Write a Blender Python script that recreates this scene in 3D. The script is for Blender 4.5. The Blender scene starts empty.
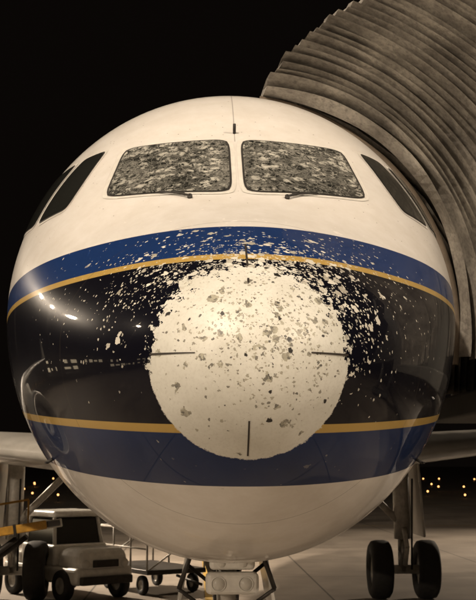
import bpy, bmesh, math, random
from mathutils import Vector, Matrix
from mathutils.bvhtree import BVHTree
random.seed(7)
sc=bpy.context.scene
sc.view_settings.view_transform='Standard'
sc.view_settings.look='None'
sc.view_settings.exposure=0
COL=sc.collection

# ---------------------------------------------------------------- node helpers
class G:
    def __init__(s,name):
        s.m=bpy.data.materials.new(name); s.m.use_nodes=True
        s.t=s.m.node_tree; s.n=s.t.nodes; s.l=s.t.links
        s.b=s.n['Principled BSDF']
    def put(s,sock,v):
        if isinstance(v,(int,float)): 
            if sock.type in('RGBA',): sock.default_value=(v,v,v,1)
            elif sock.type=='VECTOR': sock.default_value=(v,v,v)
            else: sock.default_value=v
        elif isinstance(v,tuple):
            sock.default_value=(v+(1,))[:4] if sock.type=='RGBA' else v
        else: s.l.new(v,sock)
    def M(s,op,a,b=0.0,c=0.0,clamp=False):
        n=s.n.new('ShaderNodeMath'); n.operation=op; n.use_clamp=clamp
        s.put(n.inputs[0],a); s.put(n.inputs[1],b); s.put(n.inputs[2],c); return n.outputs[0]
    def add(s,a,b): return s.M('ADD',a,b)
    def sub(s,a,b): return s.M('SUBTRACT',a,b)
    def mul(s,a,b): return s.M('MULTIPLY',a,b)
    def step(s,v,w=0.004): # 0..1 across v=0
        return s.M('MULTIPLY_ADD',v,1.0/w,0.5,clamp=True)
    def inv(s,a): return s.M('SUBTRACT',1.0,a)
    def lerp(s,f,a,b): return s.add(s.mul(s.inv(f),a),s.mul(f,b))
    def mix(s,f,a,b):
        n=s.n.new('ShaderNodeMix'); n.data_type='RGBA'
        s.put(n.inputs[0],f); s.put(n.inputs[6],a); s.put(n.inputs[7],b); return n.outputs[2]
    def obj(s):
        n=s.n.new('ShaderNodeTexCoord'); return n.outputs['Object']
    def xyz(s,v):
        n=s.n.new('ShaderNodeSeparateXYZ'); s.l.new(v,n.inputs[0]); return n.outputs
    def noise(s,v,scale,detail=3,rough=.5,col=False):
        n=s.n.new('ShaderNodeTexNoise'); s.l.new(v,n.inputs['Vector'])
        n.inputs['Scale'].default_value=scale; n.inputs['Detail'].default_value=detail
        n.inputs['Roughness'].default_value=rough
        return n.outputs['Color'] if col else n.outputs['Fac']
    def voro(s,v,scale,feature='F1'):
        n=s.n.new('ShaderNodeTexVoronoi'); n.feature=feature; s.l.new(v,n.inputs['Vector'])
        n.inputs['Scale'].default_value=scale; return n
    def warp(s,v,scale,amp,detail=2):
        c=s.noise(v,scale,detail,col=True)
        a=s.n.new('ShaderNodeVectorMath'); a.operation='SUBTRACT'; s.l.new(c,a.inputs[0]); a.inputs[1].default_value=(.5,.5,.5)
        b=s.n.new('ShaderNodeVectorMath'); b.operation='SCALE'; s.l.new(a.outputs[0],b.inputs[0]); b.inputs['Scale'].default_value=amp
        d=s.n.new('ShaderNodeVectorMath'); d.operation='ADD'; s.l.new(v,d.inputs[0]); s.l.new(b.outputs[0],d.inputs[1])
        return d.outputs[0]
    def col(s,c): s.put(s.b.inputs['Base Color'],c)
    def set(s,**k):
        for a,v in k.items(): s.put(s.b.inputs[a.replace('_',' ')],v)

def simple(name,c,rough=.5,metal=0,nscale=6,var=.25,coat=0):
    g=G(name); o=g.obj()
    f=g.noise(o,nscale,3,.6)
    f=g.M('MULTIPLY_ADD',f,2.2,-.6,clamp=True)
    g.col(g.mix(f,tuple(x*(1-var) for x in c),tuple(min(1,x*(1+var*.5)) for x in c)))
    g.set(Roughness=rough,Metallic=metal)
    if coat: g.b.inputs['Coat Weight'].default_value=coat; g.b.inputs['Coat Roughness'].default_value=.05
    return g.m
def emis(name,c,s):
    g=G(name); g.col((.02,.02,.02)); g.b.inputs['Emission Color'].default_value=c+(1,); g.b.inputs['Emission Strength'].default_value=s
    try: g.m.cycles.emission_sampling='NONE'
    except Exception: pass
    return g.m

# ---------------------------------------------------------------- mesh helpers
def empty(name,loc=(0,0,0)):
    e=bpy.data.objects.new(name,None); COL.objects.link(e); e.location=loc; e.empty_display_size=.3; return e
def mk(name,verts,faces,mat,parent=None,smooth=False):
    me=bpy.data.meshes.new(name); me.from_pydata([tuple(v) for v in verts],[],faces); me.update()
    if smooth:
        for p in me.polygons: p.use_smooth=True
    ob=bpy.data.objects.new(name,me); COL.objects.link(ob)
    if mat: me.materials.append(mat)
    if parent: ob.parent=parent
    return ob
def bm_obj(name,bm,mat,parent=None,smooth=False):
    me=bpy.data.meshes.new(name); bm.normal_update(); bm.to_mesh(me); bm.free()
    if smooth:
        for p in me.polygons: p.use_smooth=True
    me.materials.append(mat)
    ob=bpy.data.objects.new(name,me); COL.objects.link(ob)
    if parent: ob.parent=parent
    return ob
def box(name,c,s,mat,parent=None,bev=.02,rot=(0,0,0),taper=None):
    bm=bmesh.new(); bmesh.ops.create_cube(bm,size=1)
    for v in bm.verts:
        v.co=Vector((v.co.x*s[0],v.co.y*s[1],v.co.z*s[2]))
        if taper and v.co.z>0: v.co.x*=taper[0]; v.co.y*=taper[1]
    if bev: bmesh.ops.bevel(bm,geom=bm.edges[:],offset=min(bev,min(s)*.45),segments=3,profile=.5,affect='EDGES')
    ob=bm_obj(name,bm,mat,parent); ob.location=c; ob.rotation_euler=rot; return ob
def lathe(name,prof,mat,parent=None,axis='Y',seg=48,loc=(0,0,0)):
    vs=[];fs=[]
    for (a,r) in prof:
        for i in range(seg):
            t=2*math.pi*i/seg
            p={'Y':(r*math.cos(t),a,r*math.sin(t)),'X':(a,r*math.cos(t),r*math.sin(t)),'Z':(r*math.cos(t),r*math.sin(t),a)}[axis]
            vs.append(p)
    for j in range(len(prof)-1):
        for i in range(seg):
            k=(i+1)%seg
            fs.append((j*seg+i,j*seg+k,(j+1)*seg+k,(j+1)*seg+i))
    ob=mk(name,vs,fs,mat,parent,True); ob.location=loc; return ob
def rod(name,a,b,r,mat,parent=None,r2=None,seg=14):
    a=Vector(a);b=Vector(b); d=b-a; L=d.length; r2=r if r2 is None else r2
    q=d.to_track_quat('Z','Y')
    vs=[];fs=[]
    for (h,rr) in((0,0.0001),(0,r),(L,r2),(L,0.0001)):
        for i in range(seg):
            t=2*math.pi*i/seg; vs.append(a+q@Vector((rr*math.cos(t),rr*math.sin(t),h)))
    for j in range(3):
        for i in range(seg):
            k=(i+1)%seg; fs.append((j*seg+i,j*seg+k,(j+1)*seg+k,(j+1)*seg+i))
    ob=mk(name,vs,fs,mat,parent,False)
    for p in ob.data.polygons: 
        if abs(p.normal.dot(d.normalized()))<.5: p.use_smooth=True
    return ob
def wheel(name,c,R,W,parent,tyre,hub):
    x0=W/2
    lathe(name+'_tyre',[(-x0*.75,R*.52),(-x0,R*.62),(-x0,R*.85),(-x0*.8,R*.96),(-x0*.35,R),(x0*.35,R),(x0*.8,R*.96),(x0,R*.85),(x0,R*.62),(x0*.75,R*.52)],tyre,parent,'X',40,c)
    lathe(name+'_hub',[(-x0*.55,.001),(-x0*.5,R*.2),(-x0*.3,R*.3),(-x0*.62,R*.5),(-x0*.76,R*.55),(x0*.76,R*.55),(x0*.62,R*.5),(x0*.3,R*.3),(x0*.5,R*.2),(x0*.55,.001)],hub,parent,'X',32,c)

# ---------------------------------------------------------------- fuselage shape
def pchip(tab):
    xs=[math.sqrt(a) for a,_ in tab]; ys=[b for _,b in tab]; n=len(xs)
    h=[xs[i+1]-xs[i] for i in range(n-1)]; d=[(ys[i+1]-ys[i])/h[i] for i in range(n-1)]
    m=[0]*n; m[0]=d[0]; m[-1]=d[-1]
    for i in range(1,n-1):
        if d[i-1]*d[i]<=0: m[i]=0
        else:
            w1=2*h[i]+h[i-1]; w2=h[i]+2*h[i-1]; m[i]=(w1+w2)/(w1/d[i-1]+w2/d[i])
    def f(y):
        t=math.sqrt(max(y,0)); t=min(t,xs[-1])
        i=0
        while i<n-2 and t>xs[i+1]: i+=1
        s=(t-xs[i])/h[i]
        return ((2*s**3-3*s*s+1)*ys[i]+(s**3-2*s*s+s)*h[i]*m[i]+(-2*s**3+3*s*s)*ys[i+1]+(s**3-s*s)*h[i]*m[i+1])
    return f
fw=pchip([(0,0),(.1,.37),(.3,.63),(.6,.87),(1,1.10),(1.5,1.34),(2,1.53),(2.5,1.685),(3,1.80),(3.5,1.88),(4,1.93),(5,1.97),(6,1.975),(25,1.975),(29,1.7),(33,1.05),(36.5,.35),(37.5,.12)])
fzt=pchip([(0,3.29),(.1,3.57),(.3,3.79),(.6,3.99),(1,4.19),(1.5,4.44),(1.75,4.59),(2.5,5.17),(3,5.58),(3.5,5.86),(4,5.98),(5,6.05),(6,6.05),(28,6.05),(33,5.95),(37.5,5.5)])
fzb=pchip([(0,3.29),(.1,2.98),(.3,2.75),(.6,2.55),(1,2.36),(1.5,2.17),(2,2.04),(2.5,1.965),(3,1.92),(4,1.91),(24,1.91),(29,2.6),(33,3.9),(37.5,5.2)])
fzm=pchip([(0,3.29),(.3,3.30),(1,3.42),(2,3.66),(3,3.84),(4,3.93),(5,3.97),(25,3.97),(33,4.9),(37.5,5.35)])
SEG=160
ys=[(i/110*math.sqrt(6))**2 for i in range(1,111)]+[6+i*1.05 for i in range(1,31)]
verts=[(0,0,3.29)];faces=[]
for y in ys:
    w,zt,zb,zm=fw(y),fzt(y),fzb(y),fzm(y)
    for i in range(SEG):
        t=2*math.pi*i/SEG; s=math.sin(t)
        verts.append((w*math.cos(t),y,zm+(zt-zm)*s if s>0 else zm+(zm-zb)*s))
for i in range(SEG): faces.append((0,1+i,1+(i+1)%SEG))
for j in range(len(ys)-1):
    for i in range(SEG):
        k=(i+1)%SEG; a=1+j*SEG
        faces.append((a+i,a+SEG+i,a+SEG+k,a+k))
faces.append(tuple(1+(len(ys)-1)*SEG+i for i in range(SEG)))

# ---------------------------------------------------------------- fuselage paint
def paint(name,nose):
    g=G(name); o=g.obj(); X,Y,Z=g.xyz(o)
    white=(.79,.77,.74); blue=(.012,.036,.135); navy=(.008,.024,.090); dark=(.005,.005,.009); gold=(.46,.31,.09)
    n2=g.noise(o,5,5,.7)
    dirt=g.M('MULTIPLY_ADD',n2,2.0,-.65,clamp=True)
    base=g.mix(g.mul(dirt,.42),white,(.52,.47,.39))
    lineA=g.sub(Z,g.M('MULTIPLY_ADD',Y,-.08,4.27))
    lineG=g.sub(Z,g.M('MULTIPLY_ADD',Y,-.02,3.905))
    lineH=g.sub(Z,g.M('MULTIPLY_ADD',Y,.07,2.86))
    lineW=g.sub(Z,g.M('MULTIPLY_ADD',Y,.07,2.51))
    inb=g.mul(g.inv(g.step(lineA)),g.step(lineW))
    c=g.mix(inb,base,g.mix(g.step(lineG),navy,blue))
    mid=g.mul(g.inv(g.step(lineG)),g.step(lineH))
    c=g.mix(mid,c,dark)
    gl=g.M('MAXIMUM',g.step(g.sub(.022,g.M('ABSOLUTE',lineG))),g.step(g.sub(.025,g.M('ABSOLUTE',lineH))))
    c=g.mix(gl,c,gold)
    def seam(v,w=.004): return g.step(g.sub(w,g.M('ABSOLUTE',v)),.003)
    if nose:
        # stripped radome disc
        zc=g.sub(Z,3.27)
        r=g.M('SQRT',g.add(g.mul(X,X),g.mul(zc,zc)))
        up=g.M('MULTIPLY_ADD',zc,1.6,.25,clamp=True)
        en=g.sub(g.noise(o,16,4,.75),.5)
        rr=g.add(r,g.add(g.mul(g.mul(en,up),.56),g.mul(en,.04)))
        disc=g.step(g.sub(.562,rr),.006)
        st=g.noise(o,4.5,4,.6)
        stain=g.M('MULTIPLY_ADD',st,2.6,-.9,clamp=True)
        fine=g.M('MULTIPLY_ADD',g.noise(o,60,2,.7),4,-1.9,clamp=True)
        dcol=g.mix(g.mul(stain,.5),(.71,.71,.655),(.50,.49,.42))
        dcol=g.mix(g.mul(fine,.25),dcol,(.40,.38,.32))
        c=g.mix(disc,c,dcol)
        clump=g.M('MULTIPLY_ADD',g.noise(o,9,2,.6),5.0,-1.75,clamp=True)
        def chips(scale,density,amp,wscale,seed,size=.55,wd=2):
            off=g.n.new('ShaderNodeVectorMath'); off.operation='ADD'; g.l.new(o,off.inputs[0]); off.inputs[1].default_value=(seed,seed*1.7,seed*.3)
            v=g.voro(g.warp(off.outputs[0],wscale,amp,wd),scale)
            cc=g.xyz(v.outputs['Color'])
            on=g.step(g.sub(g.add(cc[0],density),1.0),.01)
            thr=g.M('MULTIPLY_ADD',cc[1],size*.8,size*.2)
            return g.mul(on,g.step(g.sub(thr,v.outputs['Distance']),.06)),cc[2]
        def gauss(x0,z0,sx,sz,a):
            u=g.mul(g.sub(X,x0),1/sx); v=g.mul(g.sub(Z,z0),1/sz)
            e=g.M('EXPONENT',g.mul(g.add(g.mul(u,u),g.mul(v,v)),-1.0)); return g.mul(e,a)
        dn=g.mul(g.add(g.add(gauss(.02,3.80,.50,.22,1.15),gauss(.52,3.52,.24,.30,.80)),gauss(-.52,3.66,.26,.20,.34)),g.M('MULTIPLY_ADD',clump,.80,.20))
        dd=g.mul(g.add(gauss(.12,3.42,.38,.30,.78),gauss(0,3.3,.6,.6,.05)),g.M('MULTIPLY_ADD',clump,.8,.2))
        dn2=g.add(g.mul(dn,.7),g.mul(gauss(.0,3.74,1.0,.42,.17),g.M('MULTIPLY_ADD',clump,.7,.3)))
        m1,s1=chips(20,g.lerp(disc,dn,dd),.055,30,0.0,.66)
        m2,s2=chips(58,g.lerp(disc,dn2,g.mul(dd,1.2)),.022,75,3.1,.62)
        allc=g.M('MAXIMUM',m1,m2)
        notd=g.inv(disc)
        chip=g.mul(allc,notd); inn=g.mul(allc,disc)
        c=g.mix(g.mul(chip,g.inv(g.step(lineA,.05))),c,g.mix(s1,(.33,.31,.26),(.70,.68,.61)))
        c=g.mix(g.mul(inn,.9),c,g.mix(g.mul(s2,s2),(.38,.36,.28),(.04,.036,.03)))
        a3,t3=chips(16,g.add(gauss(.12,3.42,.5,.35,.26),.03),.03,45,17.7,.30)
        c=g.mix(g.mul(a3,disc),c,(.02,.018,.015))
        sm=seam(g.sub(Y,1.12),.003)
        rough=g.M('MULTIPLY_ADD',disc,.12,.30)
        rough=g.M('MAXIMUM',rough,g.mul(chip,.6))
        g.put(g.b.inputs['Roughness'],rough)
        g.put(g.b.inputs['Coat Weight'],g.mul(g.inv(g.M('MAXIMUM',disc,chip)),.6))
        g.put(g.b.inputs['Specular IOR Level'],g.M('MULTIPLY_ADD',disc,.45,.03))
    else:
        off=g.n.new('ShaderNodeVectorMath'); off.operation='ADD'; g.l.new(o,off.inputs[0]); off.inputs[1].default_value=(23,39,7)
        v=g.voro(off.outputs[0],34); cc=g.xyz(v.outputs['Color'])
        on=g.mul(g.mul(g.step(g.sub(cc[0],.94),.01),g.step(g.sub(.17,v.outputs['Distance']),.05)),g.step(g.sub(3.6,Y)))
        c=g.mix(g.mul(g.mul(on,.75),g.step(lineA)),c,(.13,.10,.07))
        sm=g.M('MAXIMUM',seam(g.sub(Y,3.9)),g.mul(seam(X,.004),g.step(g.sub(Y,2.5),.01)))
        md=g.M('ABSOLUTE',g.sub(g.M('FRACT',g.mul(Y,1/3.4)),.5))
        sm=g.M('MAXIMUM',sm,g.mul(g.step(g.sub(.0015,md),.001),g.step(g.sub(Y,4.5))))
        g.b.inputs['Roughness'].default_value=.30; g.b.inputs['Coat Weight'].default_value=.6
        g.b.inputs['Specular IOR Level'].default_value=.03
    c=g.mix(g.mul(sm,.5),c,(.05,.04,.03))
    g.col(c)
    g.b.inputs['Coat Roughness'].default_value=.03
    return g.m
PAINT=paint('aircraft_paint',False); NOSE=paint('hail_damaged_nose_paint',True)
plane=empty('passenger_airplane')
fus=mk('fuselage',verts,faces,PAINT,plane,True)
fus.data.materials.append(NOSE)
for p in fus.data.polygons:
    if p.center.y<1.75 and p.center.z<4.45: p.material_index=1
BV=BVHTree.FromPolygons([Vector(v) for v in verts],faces)
def cast(o,d):
    for k in range(12):
        j=Vector((random.uniform(-1,1),random.uniform(-1,1),random.uniform(-1,1)))*(.00004*(1+k*4))
        h,n,_,_=BV.ray_cast(o,(d+j).normalized(),50.0)
        if h is not None:
            if n.dot(d)>0: n=-n
            return h,n
    h,n,_,_=BV.find_nearest(o)
    if n.dot(d)>0: n=-n
    return h,n

def patch(name,quad,mode,off,mat,nu=28,nv=14,kx=.05,kz=.09,grow=0.0):
    """quad: 4 (a,z) corners: bottom-a, bottom-b, top-b, top-a projected onto the skin."""
    c=[Vector(q) for q in quad]; ctr=sum(c,Vector((0,0)))/4
    if grow:
        c=[p+(p-ctr).normalized()*grow*1.25 for p in c]
    vs=[];fs=[]
    for j in range(nv+1):
        for i in range(nu+1):
            u=2*i/nu-1; v=2*j/nv-1
            uu=u*(1-kx*abs(v)**7); vv=v*(1-kz*abs(u)**11)
            U=(uu+1)/2; V=(vv+1)/2
            p=c[0].lerp(c[1],U).lerp(c[3].lerp(c[2],U),V)
            if mode=='front': o=Vector((p.x,-1,p.y)); d=Vector((0,1,0))
            elif mode=='R': o=Vector((6,p.x,p.y)); d=Vector((-1,0,0))
            else: o=Vector((-6,p.x,p.y)); d=Vector((1,0,0))
            h,n=cast(o,d)
            vs.append(h+n*off)
    for j in range(nv):
        for i in range(nu):
            a=j*(nu+1)+i; fs.append((a,a+1,a+nu+2,a+nu+1))
    return mk(name,vs,fs,mat,plane,True)

def glassmat(name,crack):
    g=G(name); o=g.obj()
    base=(.018,.019,.017)
    if crack:
        v=g.voro(g.warp(o,16,.09,3),13); cc=g.xyz(v.outputs['Color'])
        e=g.voro(g.warp(o,10,.16,3),13,'DISTANCE_TO_EDGE').outputs['Distance']
        line=g.inv(g.step(g.sub(e,.018),.05))
        big=g.M('MULTIPLY_ADD',g.noise(o,3.5,3,.6),5,-1.9,clamp=True)
        # impact stars: frosted blobs of random size
        blob=g.step(g.sub(g.mul(cc[0],.70),v.outputs['Distance']),.20)
        n=g.M('MULTIPLY_ADD',g.noise(g.warp(o,8,.10),22,4,.8),7,-2.9,clamp=True)
        f=g.M('MAXIMUM',g.mul(g.mul(blob,n),g.M('MULTIPLY_ADD',big,.35,.65)),g.M('MAXIMUM',g.mul(line,.55),g.mul(n,g.M('MULTIPLY_ADD',big,.28,.10))))
        g.col(g.mix(g.mul(f,.92),base,(.60,.59,.53)))
        g.put(g.b.inputs['Roughness'],g.M('MULTIPLY_ADD',f,.5,.10))
    else:
        g.col(base); g.set(Roughness=.06)
    return g.m
GL=glassmat('shattered_windscreen_glass',True); GS=glassmat('cockpit_side_glass',False)
RUB=simple('window_seal_rubber',(.03,.027,.024),.7)
FRM=simple('window_frame_paint',(.76,.74,.69),.35,0,12,.12)
for sx,nm in((1,'right'),(-1,'left')):
    q=[(.055*sx,4.59),(.965*sx,4.63),(.855*sx,5.15),(.055*sx,5.18)]
    patch('windscreen_frame_'+nm,q,'front',.004,FRM,grow=.045)
    patch('windscreen_seal_'+nm,q,'front',.007,RUB,grow=.014)
    patch('windscreen_'+nm,q,'front',.010,GL)
    S='R' if sx>0 else 'L'
    for k,q in enumerate([[(2.40,4.60),(2.74,4.555),(3.02,5.14),(2.86,5.17)],[(2.83,4.55),(3.5,4.60),(3.5,5.02),(3.11,5.13)]]):
        patch('side_window_frame_%s_%d'%(nm,k),q,S,.004,FRM,grow=.030)
        patch('side_window_seal_%s_%d'%(nm,k),q,S,.007,RUB,grow=.012)
        patch('side_window_%s_%d'%(nm,k),q,S,.010,GS)
    for k in range(38):
        y0=7.6+k*.53
        patch('cabin_window_%s_%d'%(nm,k),[(y0-.11,4.25),(y0+.11,4.25),(y0+.11,4.58),(y0-.11,4.58)],S,.006,GS,6,6,.3,.2)
    for y0 in (5.0,27.0):
        patch('door_frame_%s_%d'%(nm,int(y0)),[(y0-.41,3.30),(y0+.41,3.30),(y0+.41,5.12),(y0-.41,5.12)],S,.003,RUB,10,24,.05,.03,grow=.012)
        patch('door_%s_%d'%(nm,int(y0)),[(y0-.41,3.30),(y0+.41,3.30),(y0+.41,5.12),(y0-.41,5.12)],S,.006,PAINT,10,24,.05,.03)
STRIP=simple('lightning_diverter_strip',(.035,.028,.022),.5)
def strip(nm,q,off=.004): patch(nm,q,'front',off,STRIP,10,2,0,0)
strip('diverter_strip_1',[(-.555,3.288),(-.30,3.286),(-.30,3.292),(-.555,3.300)])
strip('diverter_strip_2',[(.34,3.290),(.565,3.288),(.565,3.300),(.34,3.298)])
strip('diverter_strip_3',[(-.006,3.70),(.006,3.70),(.006,4.00),(-.006,4.00)])
strip('diverter_strip_4',[(-.005,2.73),(.005,2.73),(.005,2.92),(-.005,2.92)])
# wipers
for sx in(1,-1):
    pts=[]
    for (x,z) in((.34,4.535),(.38,4.56),(.46,4.585),(.56,4.60)):
        h,n=cast(Vector((x*sx,-1,z)),Vector((0,1,0))); pts.append(h+n*.022)
    rod('wiper_arm',pts[0],pts[2],.009,RUB,plane); rod('wiper_pivot',pts[0]+Vector((0,.04,-.02)),pts[0],.018,RUB,plane)
    rod('wiper_blade',pts[1],pts[3],.007,RUB,plane)
MET=simple('bare_metal',(.45,.43,.40),.35,.9,20,.3)
h,n=cast(Vector((0,2.62,8)),Vector((0,0,-1)))
rod('ice_detector',h,h+n*.08,.012,RUB,plane)
for sx in(1,-1):
    h,n=cast(Vector((6*sx,2.35,2.72)),Vector((-sx,0,0)))
    rod('pitot_stem',h,h+n*.05,.012,RUB,plane); rod('pitot_tube',h+n*.05+Vector((0,.03,0)),h+n*.05+Vector((0,-.08,0)),.008,RUB,plane)

# ---------------------------------------------------------------- wings, tail, engines
WP=simple('wing_paint',(.50,.48,.44),.35,0,3,.2,.3)
def foil(n=14,t=.13):
    pts=[]
    def th(x): return 5*t*(.2969*math.sqrt(x)-.126*x-.3516*x*x+.2843*x**3-.1036*x**4)
    for i in range(n+1):
        x=(1-math.cos(math.pi*i/n))/2; pts.append((x,th(x)))
    for i in range(n-1,0,-1):
        x=(1-math.cos(math.pi*i/n))/2; pts.append((x,-th(x)*.6))
    return pts
def wing(name,secs,mat,vertical=False,sx=1):
    vs=[];fs=[]
    for (x,y,z,c,t) in secs:
        P=foil(14,t)
        for(a,b) in P:
            if vertical: vs.append((x+b*c,y+a*c,z))
            else: vs.append((x*sx,y+a*c,z+b*c))
    n=len(foil())
    for j in range(len(secs)-1):
        for i in range(n):
            k=(i+1)%n; fs.append((j*n+i,j*n+k,(j+1)*n+k,(j+1)*n+i))
    fs.append(tuple(range(n))); fs.append(tuple((len(secs)-1)*n+i for i in range(n)))
    return mk(name,vs,fs,mat,plane,True)
BL=simple('tail_blue_paint',(.016,.045,.155),.25,0,3,.1,.6)
NAC=simple('nacelle_paint',(.30,.30,.29),.35,0,3,.1,.3)
RUBT=simple('tyre_rubber',(.022,.02,.018),.8,0,14,.3)
HUB=simple('wheel_hub',(.42,.40,.36),.45,.3,12,.3)
STR=simple('landing_gear_paint',(.50,.47,.42),.45,.1,10,.3)
DK=simple('dark_steel',(.05,.045,.04),.5,.5,10,.3)
for sx,nm in((1,'right'),(-1,'left')):
    wing('wing_'+nm,[(1.0,11.0,2.68,7.6,.12),(1.9,11.5,2.74,7.0,.12),(4.0,12.8,2.94,5.6,.115),(6.4,14.2,3.17,4.1,.11),(11.5,17.2,3.67,2.8,.10),(16.6,20.1,4.15,1.6,.10),(17.0,20.6,4.5,1.1,.09),(17.2,21.4,6.0,.6,.08)],WP,sx=sx)
    wing('tailplane_'+nm,[(.3,31.6,5.0,3.9,.10),(6.2,35.3,5.6,1.4,.09)],WP,sx=sx)
    e=lathe('engine_nacelle_'+nm,[(.9,.05),(.35,.28),(.9,.30),(.9,.86),(.35,.88),(.08,.95),(0,1.03),(.06,1.10),(.5,1.19),(1.6,1.22),(2.8,1.08),(3.3,.92),(3.28,.86),(2.9,.8),(2.9,.55),(4.0,.42),(4.0,.25),(4.6,.02)],NAC,plane,'Y',56,(5.75*sx,9.9,1.72))
    lathe('engine_lip_'+nm,[(.12,.945),(.0,1.0),(-.03,1.035),(.0,1.075),(.14,1.13)],MET,plane,'Y',56,(5.75*sx,9.9,1.72))
    for k in range(24):
        t=2*math.pi*k/24
        b=box('fan_blade',(5.75*sx+.58*math.cos(t),10.6,1.72+.58*math.sin(t)),(.56,.02,.13),DK,plane,.004); b.rotation_euler=(.0,-t,0)
    box('engine_pylon_'+nm,(5.75*sx,12.4,2.9),(.28,3.4,.6),WP,plane,.1)
    # main gear
    gx=3.92*sx
    for d in(-.47,.47): wheel('main_wheel_%s_%d'%(nm,d>0),(gx+d,17.7,.585),.585,.42,plane,RUBT,HUB)
    rod('main_axle_'+nm,(gx-.5,17.7,.585),(gx+.5,17.7,.585),.09,STR,plane)
    rod('main_strut_lower_'+nm,(gx,17.7,.55),(gx,17.7,1.35),.10,MET,plane)
    rod('main_strut_'+nm,(gx,17.7,1.2),(gx-.05*sx,17.6,2.85),.17,STR,plane)
    rod('main_side_stay_'+nm,(gx,17.65,1.45),(gx-1.25*sx,17.6,2.7),.07,STR,plane)
    rod('torque_link_a_'+nm,(gx,17.45,.7),(gx,17.2,1.05),.05,STR,plane); rod('torque_link_b_'+nm,(gx,17.2,1.05),(gx,17.5,1.4),.05,STR,plane)
    rod('brake_line_'+nm,(gx+.13,17.45,.6),(gx+.16,17.4,2.4),.02,DK,plane)
    box('main_gear_door_'+nm,(gx+.30*sx,17.75,2.0),(.05,1.15,1.5),WP,plane,.02,(0,math.radians(-4*sx),0))
# belly fairing
vs=[];fs=[];S2=40;J=24
for j in range(J+1):
    y=9.5+12.5*j/J; k=math.sin(math.pi*j/J)**.5 if 0<j<J else .02
    for i in range(S2):
        t=2*math.pi*i/S2
        vs.append(((1.2+.95*k)*math.cos(t),y,2.55+(.62+.27*k)*math.sin(t)))
for j in range(J):
    for i in range(S2):
        k=(i+1)%S2; fs.append((j*S2+i,j*S2+k,(j+1)*S2+k,(j+1)*S2+i))
mk('belly_fairing',vs,fs,WP,plane,True)
wing('tail_fin',[(0,29.0,5.7,6.2,.10),(0,30.3,7.0,4.9,.10),(0,34.3,11.8,2.1,.09)],BL,True)

# nose gear
NY=5.07
for d in(-.25,.25): wheel('nose_wheel_%d'%(d>0),(d,NY,.38),.38,.22,plane,RUBT,HUB)
rod('nose_axle',(-.3,NY,.38),(.3,NY,.38),.06,STR,plane)
rod('nose_strut_lower',(0,NY,.35),(0,NY-.03,.95),.06,MET,plane)
rod('nose_strut',(0,NY-.03,.85),(0,NY-.2,2.15),.105,STR,plane)
rod('nose_drag_stay_a',(.0,NY-.12,1.3),(.25,NY+1.1,2.0),.05,STR,plane)
rod('nose_drag_stay_b',(.0,NY-.12,1.3),(-.25,NY+1.1,2.0),.05,STR,plane)
rod('nose_steering_actuator',(-.26,NY-.1,1.22),(.26,NY-.1,1.22),.075,STR,plane)
rod('nose_torque_a',(0,NY-.1,.5),(0,NY-.38,.75),.04,STR,plane); rod('nose_torque_b',(0,NY-.38,.75),(0,NY-.1,1.1),.04,STR,plane)
LENS=G('lamp_lens'); LENS.col((.62,.60,.55)); LENS.set(Roughness=.12); LENS=LENS.m
GX=.05
box('taxi_light_housing',(GX,NY-.36,1.785),(.42,.16,.13),FRM,plane,.04)
box('landing_light_housing',(GX,NY-.38,1.60),(.49,.18,.20),FRM,plane,.05)
for d in(-.125,.125):
    lathe('landing_light_lens',[(0,.001),(-.0,.055),(.03,.06)],LENS,plane,'Y',28,(GX+d,NY-.474,1.60))
    lathe('landing_light_bezel',[(0,.06),(-.010,.065),(.0,.07)],FRM,plane,'Y',28,(GX+d,NY-.472,1.60))
for d in(-.1,.1):
    lathe('taxi_light_lens',[(0,.001),(-.0,.040),(.03,.045)],LENS,plane,'Y',24,(GX+d,NY-.444,1.785))
rod('light_bracket',(0,NY-.3,1.70),(0,NY-.1,1.70),.05,STR,plane)
for sx in(1,-1):
    box('nose_gear_door',(.40*sx,NY+.3,1.62),(.035,1.4,.62),WP,plane,.012,(0,math.radians(-10*sx),0))
    rod('nose_hydraulic_line',(.09*sx,NY-.22,.9),(.12*sx,NY-.25,2.0),.014,DK,plane)
    rod('nose_door_rod',(.06*sx,NY-.1,1.5),(.38*sx,NY,1.75),.018,DK,plane)
    rod('door_hinge_arm',(.30*sx,NY-.45,1.95),(.44*sx,NY-.42,1.55),.022,DK,plane)
    rod('door_hinge_arm_b',(.44*sx,NY-.42,1.55),(.2*sx,NY-.2,1.35),.018,DK,plane)

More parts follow.
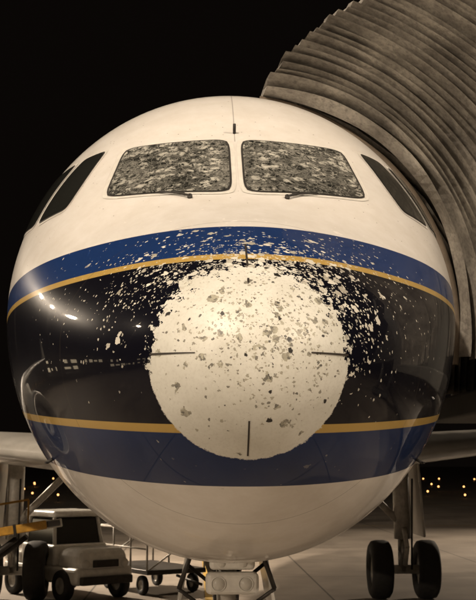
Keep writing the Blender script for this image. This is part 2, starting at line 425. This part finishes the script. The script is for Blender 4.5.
# ---------------------------------------------------------------- boarding bridge
bridge=empty('passenger_boarding_bridge')
def canvas():
    g=G('bellows_canvas'); o=g.obj()
    n=g.noise(o,2.0,5,.7); n2=g.noise(o,26,3,.7)
    f=g.M('MULTIPLY_ADD',n,3.2,-1.1,clamp=True)
    c=g.mix(f,(.20,.185,.165),(.52,.49,.44))
    c=g.mix(g.M('MULTIPLY_ADD',n2,2.5,-1.1,clamp=True),c,(.13,.12,.11))
    g.col(c); g.set(Roughness=.6); return g.m
CAN=canvas()
CX,CZ=0.0,3.98
def bellows():
    NR=68; vs=[];fs=[]; cols=0
    for k in range(NR+1):
        s=k/NR
        r=2.22+2.6*s+random.uniform(-.014,.014)
        a0=math.radians(7.5+26*min(1,s*1.35)**1.15)
        a0+=math.radians(random.uniform(-.5,.5))
        ridge=(k%2)
        dy=(-.15 if ridge else .15)+random.uniform(-.04,.04)
        yb=4.35-.25*s
        ph=random.uniform(0,6); am=random.uniform(.6,1.5)
        line=[]
        for j in range(8):
            a=math.radians(100)+(a0-math.radians(100))*j/7.0; line.append((r,a,7.4-dy))
        for j in range(1,7): line.append((r+(.04 if ridge else -.04),a0,7.4+(yb+.3-7.4)*j/7))
        line.append((r,a0+math.radians(.6),yb+.1+dy*.6))
        for j in range(41):
            t=j/40; a=a0+math.radians(1.2)+(math.radians(97)-a0)*t
            wob=am*(.018*math.sin(9*t+ph)+.010*math.sin(23*t+ph*2.3))
            line.append((r+.03*math.sin(5*t+k*.15)+wob*.6,a,yb+dy+wob-.12*math.sin(math.pi*t)))
        cols=len(line)
        for(r_,a,y) in line: vs.append((CX+r_*math.sin(a),y,CZ+r_*math.cos(a)))
    for k in range(NR):
        for j in range(cols-1):
            a=k*cols+j; fs.append((a,a+1,a+cols+1,a+cols))
    return mk('canopy_bellows',vs,fs,CAN,bridge,False)
bellows()
PAD=simple('bumper_pad',(.15,.12,.09),.6,0,8,.3)
def tube(name,pts,r,mat,parent,seg=12):
    vs=[];fs=[];n=len(pts)
    for i,p in enumerate(pts):
        t=(pts[min(i+1,n-1)]-pts[max(i-1,0)]).normalized(); u=Vector((0,1,0)); v=t.cross(u).normalized()
        for k in range(seg):
            a=2*math.pi*k/seg; vs.append(p+u*r*math.cos(a)+v*r*math.sin(a))
    for i in range(n-1):
        for k in range(seg):
            m=(k+1)%seg; fs.append((i*seg+k,i*seg+m,(i+1)*seg+m,(i+1)*seg+k))
    return mk(name,vs,fs,mat,parent,True)
tube('canopy_lip',[Vector((CX+2.13*math.sin(math.radians(8+92*j/50)),4.45,CZ+2.16*math.cos(math.radians(8+92*j/50)))) for j in range(51)],.05,PAD,bridge)
CABM=simple('bridge_cladding',(.08,.078,.07),.6,0,2,.3)
box('cab_floor',(4.0,5.6,3.28),(3.2,3.4,.25),CABM,bridge,.03)
box('cab_front_wall',(4.2,4.15,4.8),(3.3,.12,2.8),CABM,bridge,.02)
box('cab_roof',(5.6,5.8,6.6),(2.2,4.0,.2),CABM,bridge,.03)
box('tunnel',(17,9,5.1),(22,2.6,2.8),CABM,bridge,.05,(0,0,math.radians(14)))
for z in(4.0,4.6,5.2,5.8,6.3): box('tunnel_rib',(17,7.66,z),(21.8,.06,.05),MET,bridge,.01,(0,0,math.radians(14)))
rod('bridge_column_a',(13,7.0,0),(13,7.0,3.9),.25,CABM,bridge); rod('bridge_column_b',(13,9.2,0),(13,9.2,3.9),.25,CABM,bridge)
box('bridge_bogie',(13,8.1,.5),(1.2,3.4,.5),CABM,bridge,.05)
for y in(6.9,9.3):
    wheel('bridge_wheel',(13.0,y,.5),.5,.4,bridge,RUBT,HUB)

# ---------------------------------------------------------------- service vehicles
WHT=simple('vehicle_white_paint',(.74,.72,.67),.35,0,7,.2,.4)
YEL=simple('safety_yellow_paint',(.60,.32,.05),.45,0,9,.3)
def vehicle(loc,rotz):
    p=empty('baggage_tractor',loc); p.rotation_euler=(0,0,rotz)
    box('chassis',(0,0,.50),(1.35,2.9,.34),WHT,p,.08)
    box('bonnet',(0,-1.0,.82),(1.24,.95,.44),WHT,p,.16,taper=(.88,.86))
    box('rear_deck',(0,1.1,.78),(1.28,.7,.22),WHT,p,.04)
    box('cab_lower',(0,.1,.86),(1.28,1.3,.44),WHT,p,.06)
    box('cab_glass',(0,.12,1.32),(1.14,1.12,.58),GS,p,.05,taper=(.9,.82))
    for x in(-.57,.57):
        for y,yt in((-.46,-.34),(.68,.58)): rod('cab_pillar',(x,y,1.02),(x*.9,yt,1.64),.04,WHT,p)
    box('cab_roof',(0,.12,1.68),(1.18,1.15,.13),WHT,p,.06)
    box('bumper',(0,-1.50,.42),(1.2,.12,.16),DK,p,.03)
    box('grille',(0,-1.47,.74),(.6,.03,.14),DK,p,.01)
    for x in(-.45,.45): lathe('headlamp',[(0,.001),(0,.08),(.05,.09)],LENS,p,'Y',20,(x,-1.48,.74))
    for x in(-.66,.66):
        for y in(-.95,.95): wheel('wheel',(x,y,.31),.31,.2,p,RUBT,HUB)
    return p
vehicle((-2.95,18.6,0),math.radians(38))
def loader():
    p=empty('belt_loader')
    a=Vector((-7.6,15.8,.85)); b=Vector((-2.75,14.6,1.66)); d=(b-a).normalized(); s=Vector((-d.y,d.x,0)).normalized()
    L=(b-a).length; mid=(a+b)/2; ang=math.atan2(d.y,d.x); el=math.asin(d.z)
    box('conveyor_belt',mid,(L,.62,.10),DK,p,.02,(0,-el,ang))
    for k in(-1,1):
        box('conveyor_side_rail',mid+s*.38*k,(L,.07,.15),YEL if k<0 else WHT,p,.02,(0,-el,ang))
    for k in range(9):
        c=a+d*(.5+k*.5)-s*.42+Vector((0,0,-.02)); box('roller_bracket',c,(.05,.03,.22),DK,p,.005,(0,-el,ang))
    q=[a+d*(.4+i*.8)+s*.42 for i in range(6)]
    for c in q: rod('rail_post',c,c+Vector((0,0,.5)),.018,YEL,p,seg=8)
    rod('hand_rail',q[0]+Vector((0,0,.5)),q[-1]+Vector((0,0,.5)),.02,YEL,p,seg=8)
    box('loader_chassis',(-5.8,15.35,.5),(3.6,1.5,.3),WHT,p,.06,(0,0,ang))
    box('loader_engine_cover',(-6.6,14.7,.85),(1.2,.6,.4),WHT,p,.06,(0,0,ang))
    rod('lift_strut_a',(-4.5,14.8,.6),(-3.4,14.6,1.4),.05,DK,p); rod('lift_strut_b',(-4.4,15.5,.6),(-3.3,15.2,1.4),.05,DK,p)
    for x,y in((-7.1,15.0),(-6.9,16.4),(-4.5,14.4),(-4.3,15.8)): wheel('wheel',(x,y,.33),.33,.2,p,RUBT,HUB)
loader()
def cart(loc,rz):
    p=empty('baggage_dolly',loc); p.rotation_euler=(0,0,rz)
    box('deck',(0,0,.48),(1.4,2.4,.10),DK,p,.02)
    for x in(-.68,.68):
        for y in(-1.15,-.4,.4,1.15): rod('post',(x,y,.5),(x,y,1.35),.022,STR,p,seg=8)
        rod('rail',(x,-1.15,1.35),(x,1.15,1.35),.022,STR,p,seg=8); rod('rail_low',(x,-1.15,.95),(x,1.15,.95),.018,STR,p,seg=8)
    for y in(-1.15,1.15): rod('cross_rail',(-.68,y,1.35),(.68,y,1.35),.022,STR,p,seg=8); rod('diag',(-.68,y,.5),(.68,y,1.35),.018,STR,p,seg=8)
    rod('tow_bar',(0,-1.2,.4),(0,-2.2,.3),.03,DK,p,seg=8)
    for x in(-.6,.6):
        for y in(-.8,.8): wheel('wheel',(x,y,.2),.2,.12,p,RUBT,HUB)
cart((-1.25,19.6,0),math.radians(30))

# ---------------------------------------------------------------- ground
def concrete():
    g=G('apron_concrete'); o=g.obj(); X,Y,Z=g.xyz(o)
    n=g.noise(o,.35,4,.6); n2=g.noise(o,5,4,.7)
    c=g.mix(g.M('MULTIPLY_ADD',n,2.6,-.8,clamp=True),(.20,.17,.14),(.36,.31,.255))
    c=g.mix(g.mul(g.M('MULTIPLY_ADD',n2,2,-.6,clamp=True),.4),c,(.13,.11,.09))
    def grid(v):
        f=g.M('ABSOLUTE',g.sub(g.M('FRACT',g.mul(v,1/5.0)),.5)); return g.step(g.sub(.004,f),.002)
    j=g.M('MAXIMUM',grid(X),grid(Y))
    c=g.mix(g.mul(j,.85),c,(.03,.026,.02))
    g.col(c); g.put(g.b.inputs['Roughness'],g.M('MULTIPLY_ADD',n2,-.25,.75)); return g.m
mk('ground',[(-1500,-1500,0),(1500,-1500,0),(1500,1500,0),(-1500,1500,0)],[(0,1,2,3)],concrete())
YL=simple('apron_yellow_line',(.45,.28,.04),.7,0,5,.4)
def sheet(vs,fs,x0,y0,x1,y1,z=.004):
    a=len(vs); vs+= [(x0,y0,z),(x1,y0,z),(x1,y1,z),(x0,y1,z)]; fs.append((a,a+1,a+2,a+3))
vs=[];fs=[]
sheet(vs,fs,-.075,5.6,.075,60,.008); sheet(vs,fs,-1.0,5.0,-.2,5.15); sheet(vs,fs,.2,5.0,1.0,5.15)
sheet(vs,fs,-60,46,-.2,46.15); sheet(vs,fs,.2,46,60,46.15)
sheet(vs,fs,-60,72,60,72.3)
mk('apron_markings',vs,fs,YL)

# distant taxiway lights (one mass object) : globes on short stakes
EA=emis('taxi_light_amber',(1.0,.45,.14),3.5)
vs=[];fs=[]
for i in range(170):
    x=-60+i*.7+random.uniform(-.8,.8); y=random.choice([84,95,110,140,190])+random.uniform(-4,4); r=.04+.0005*y
    z0=random.choice([.3,.4,.5])
    a=len(vs)
    for j in range(5):
        for k in range(8):
            ph=-math.pi/2+math.pi*j/4; t=2*math.pi*k/8
            vs.append((x+r*math.cos(ph)*math.cos(t),y+r*math.cos(ph)*math.sin(t),z0+r*math.sin(ph)))
    for j in range(4):
        for k in range(8): fs.append((a+j*8+k,a+j*8+(k+1)%8,a+(j+1)*8+(k+1)%8,a+(j+1)*8+k))
ng=len(fs)
for (x,y,z) in [vs[g0] for g0 in range(0,len(vs),40)]:
    a=len(vs)
    for zz in(0,z):
        for k in range(4): vs.append((x+.03*math.cos(k*math.pi/2),y+.03*math.sin(k*math.pi/2),zz))
    for k in range(4): fs.append((a+k,a+(k+1)%4,a+4+(k+1)%4,a+4+k))
tl=mk('taxiway_lights',vs,fs,EA); tl.data.materials.append(DK)
for i,p in enumerate(tl.data.polygons):
    if i>=ng: p.material_index=1

# ---------------------------------------------------------------- lamps
WARM=(1,.815,.62)
def area(parent,loc,target,power,size,color,spread=180):
    l=bpy.data.lights.new('flood_lamp','AREA'); l.shape='DISK'; l.size=size; l.energy=power; l.color=color
    l.spread=math.radians(spread)
    o=bpy.data.objects.new('flood_lamp',l); COL.objects.link(o); o.parent=parent; o.location=loc
    o.rotation_euler=(Vector(target)-Vector(loc)).to_track_quat('-Z','Y').to_euler(); return o
LF=emis('floodlight_face',(1.0,.82,.6),60)
def mast(x,y,h,target,power,size=.9,color=WARM,n=6,hw=1.6,split=False,spread=180):
    p=empty('floodlight_mast')
    rod('pole',(x,y,0),(x,y,h),.28,DK,p,r2=.12,seg=20)
    rod('base',(x,y,0),(x,y,.5),.5,CABM,p,seg=20)
    d=(Vector(target)-Vector((x,y,h))); d.z=0; d.normalize(); s=Vector((-d.y,d.x,0))
    c=Vector((x,y,h))
    rod('crossbar',c-s*(hw+.2),c+s*(hw+.2),.08,DK,p)
    ang=math.atan2(d.y,d.x)
    for i in range(n):
        q=c+s*(-hw+2*hw*i/(n-1))+d*.25
        box('lamp_housing',q,(.35,.9,.8),DK,p,.04,(0,math.radians(25),ang))
        if spread==180: box('lamp_face',q+d*.2+Vector((0,0,-.1)),(.02,.80,.70),LF,p,0,(0,math.radians(25),ang))
        if split: area(p,q+d*.45+Vector((0,0,-.2)),target,power/n,size,color)
    if not split: area(p,c+d*.75+Vector((0,0,-.3)),target,power,size,color,spread)
    return p
mast(-9,-18,24,(0,3,4),7400,.8)
mast(20,-16,19,(0,4,4),4600,1.0)  # unseen mast, added to light the canopy and right side
mast(-34,-32,12,(0,5,3),4800,.5,n=4)  # unseen mast, added as broad left-front fill for belly and vehicle
mast(-35,6.5,22,(0,5,3),1500,.8,n=2,hw=.6)
mast(-32,34,19,(-1,10,2),3300,.9,n=3,hw=4.2,split=True)
mast(-17,36,16,(-3,24,0),1500,1.2,n=3,hw=1.0,spread=55)  # unseen mast, added to brighten left ground; beam narrowed to miss the nose
mast(27,46,16,(8,30,0),1100,1.2,n=3,hw=1.0,spread=60)  # unseen mast, added to brighten the ground at right rear

# terminal building to the left (seen only in reflections)
tb=empty('terminal_building')
WALL=simple('terminal_wall',(.30,.27,.22),.7,0,1,.2)
WIN=emis('lit_terminal_windows',(1.0,.78,.50),2.2)
box('walls',(-98,20,4.5),(16,190,9),WALL,tb,.1)
box('roof_slab',(-97,20,9.3),(22,196,.6),WALL,tb,.1)
for i in range(30):
    for z in(2.4,6.2):
        if random.random()<.6: box('window_bay',(-89.9,-70+i*6.1,z),(.2,random.uniform(1.5,4.6),random.choice([1.2,2.0])),WIN,tb,0)

# ---------------------------------------------------------------- world
w=bpy.data.worlds.new('World'); sc.world=w; w.use_nodes=True
nt=w.node_tree; bg=nt.nodes['Background']
sky=nt.nodes.new('ShaderNodeTexSky'); sky.sky_type='NISHITA'; sky.sun_disc=False
sky.sun_elevation=math.radians(-4); sky.sun_rotation=math.radians(200)
mx=nt.nodes.new('ShaderNodeMix'); mx.data_type='RGBA'; mx.blend_type='MIX'; mx.inputs[0].default_value=.9
nt.links.new(sky.outputs[0],mx.inputs[6]); mx.inputs[7].default_value=(.05,.036,.028,1)
nt.links.new(mx.outputs[2],bg.inputs[0]); bg.inputs[1].default_value=.06

# ---------------------------------------------------------------- camera
cd=bpy.data.cameras.new('Camera'); cam=bpy.data.objects.new('Camera',cd); COL.objects.link(cam); sc.camera=cam
cd.sensor_fit='VERTICAL'; cd.sensor_height=24; cd.lens=24*1171/600; cd.clip_end=4000
cd.dof.use_dof=True; cd.dof.focus_distance=6.9; cd.dof.aperture_fstop=5.6
cam.location=(-.30,-6.35,2.68); cam.rotation_euler=(math.radians(98),0,math.radians(-2.10))
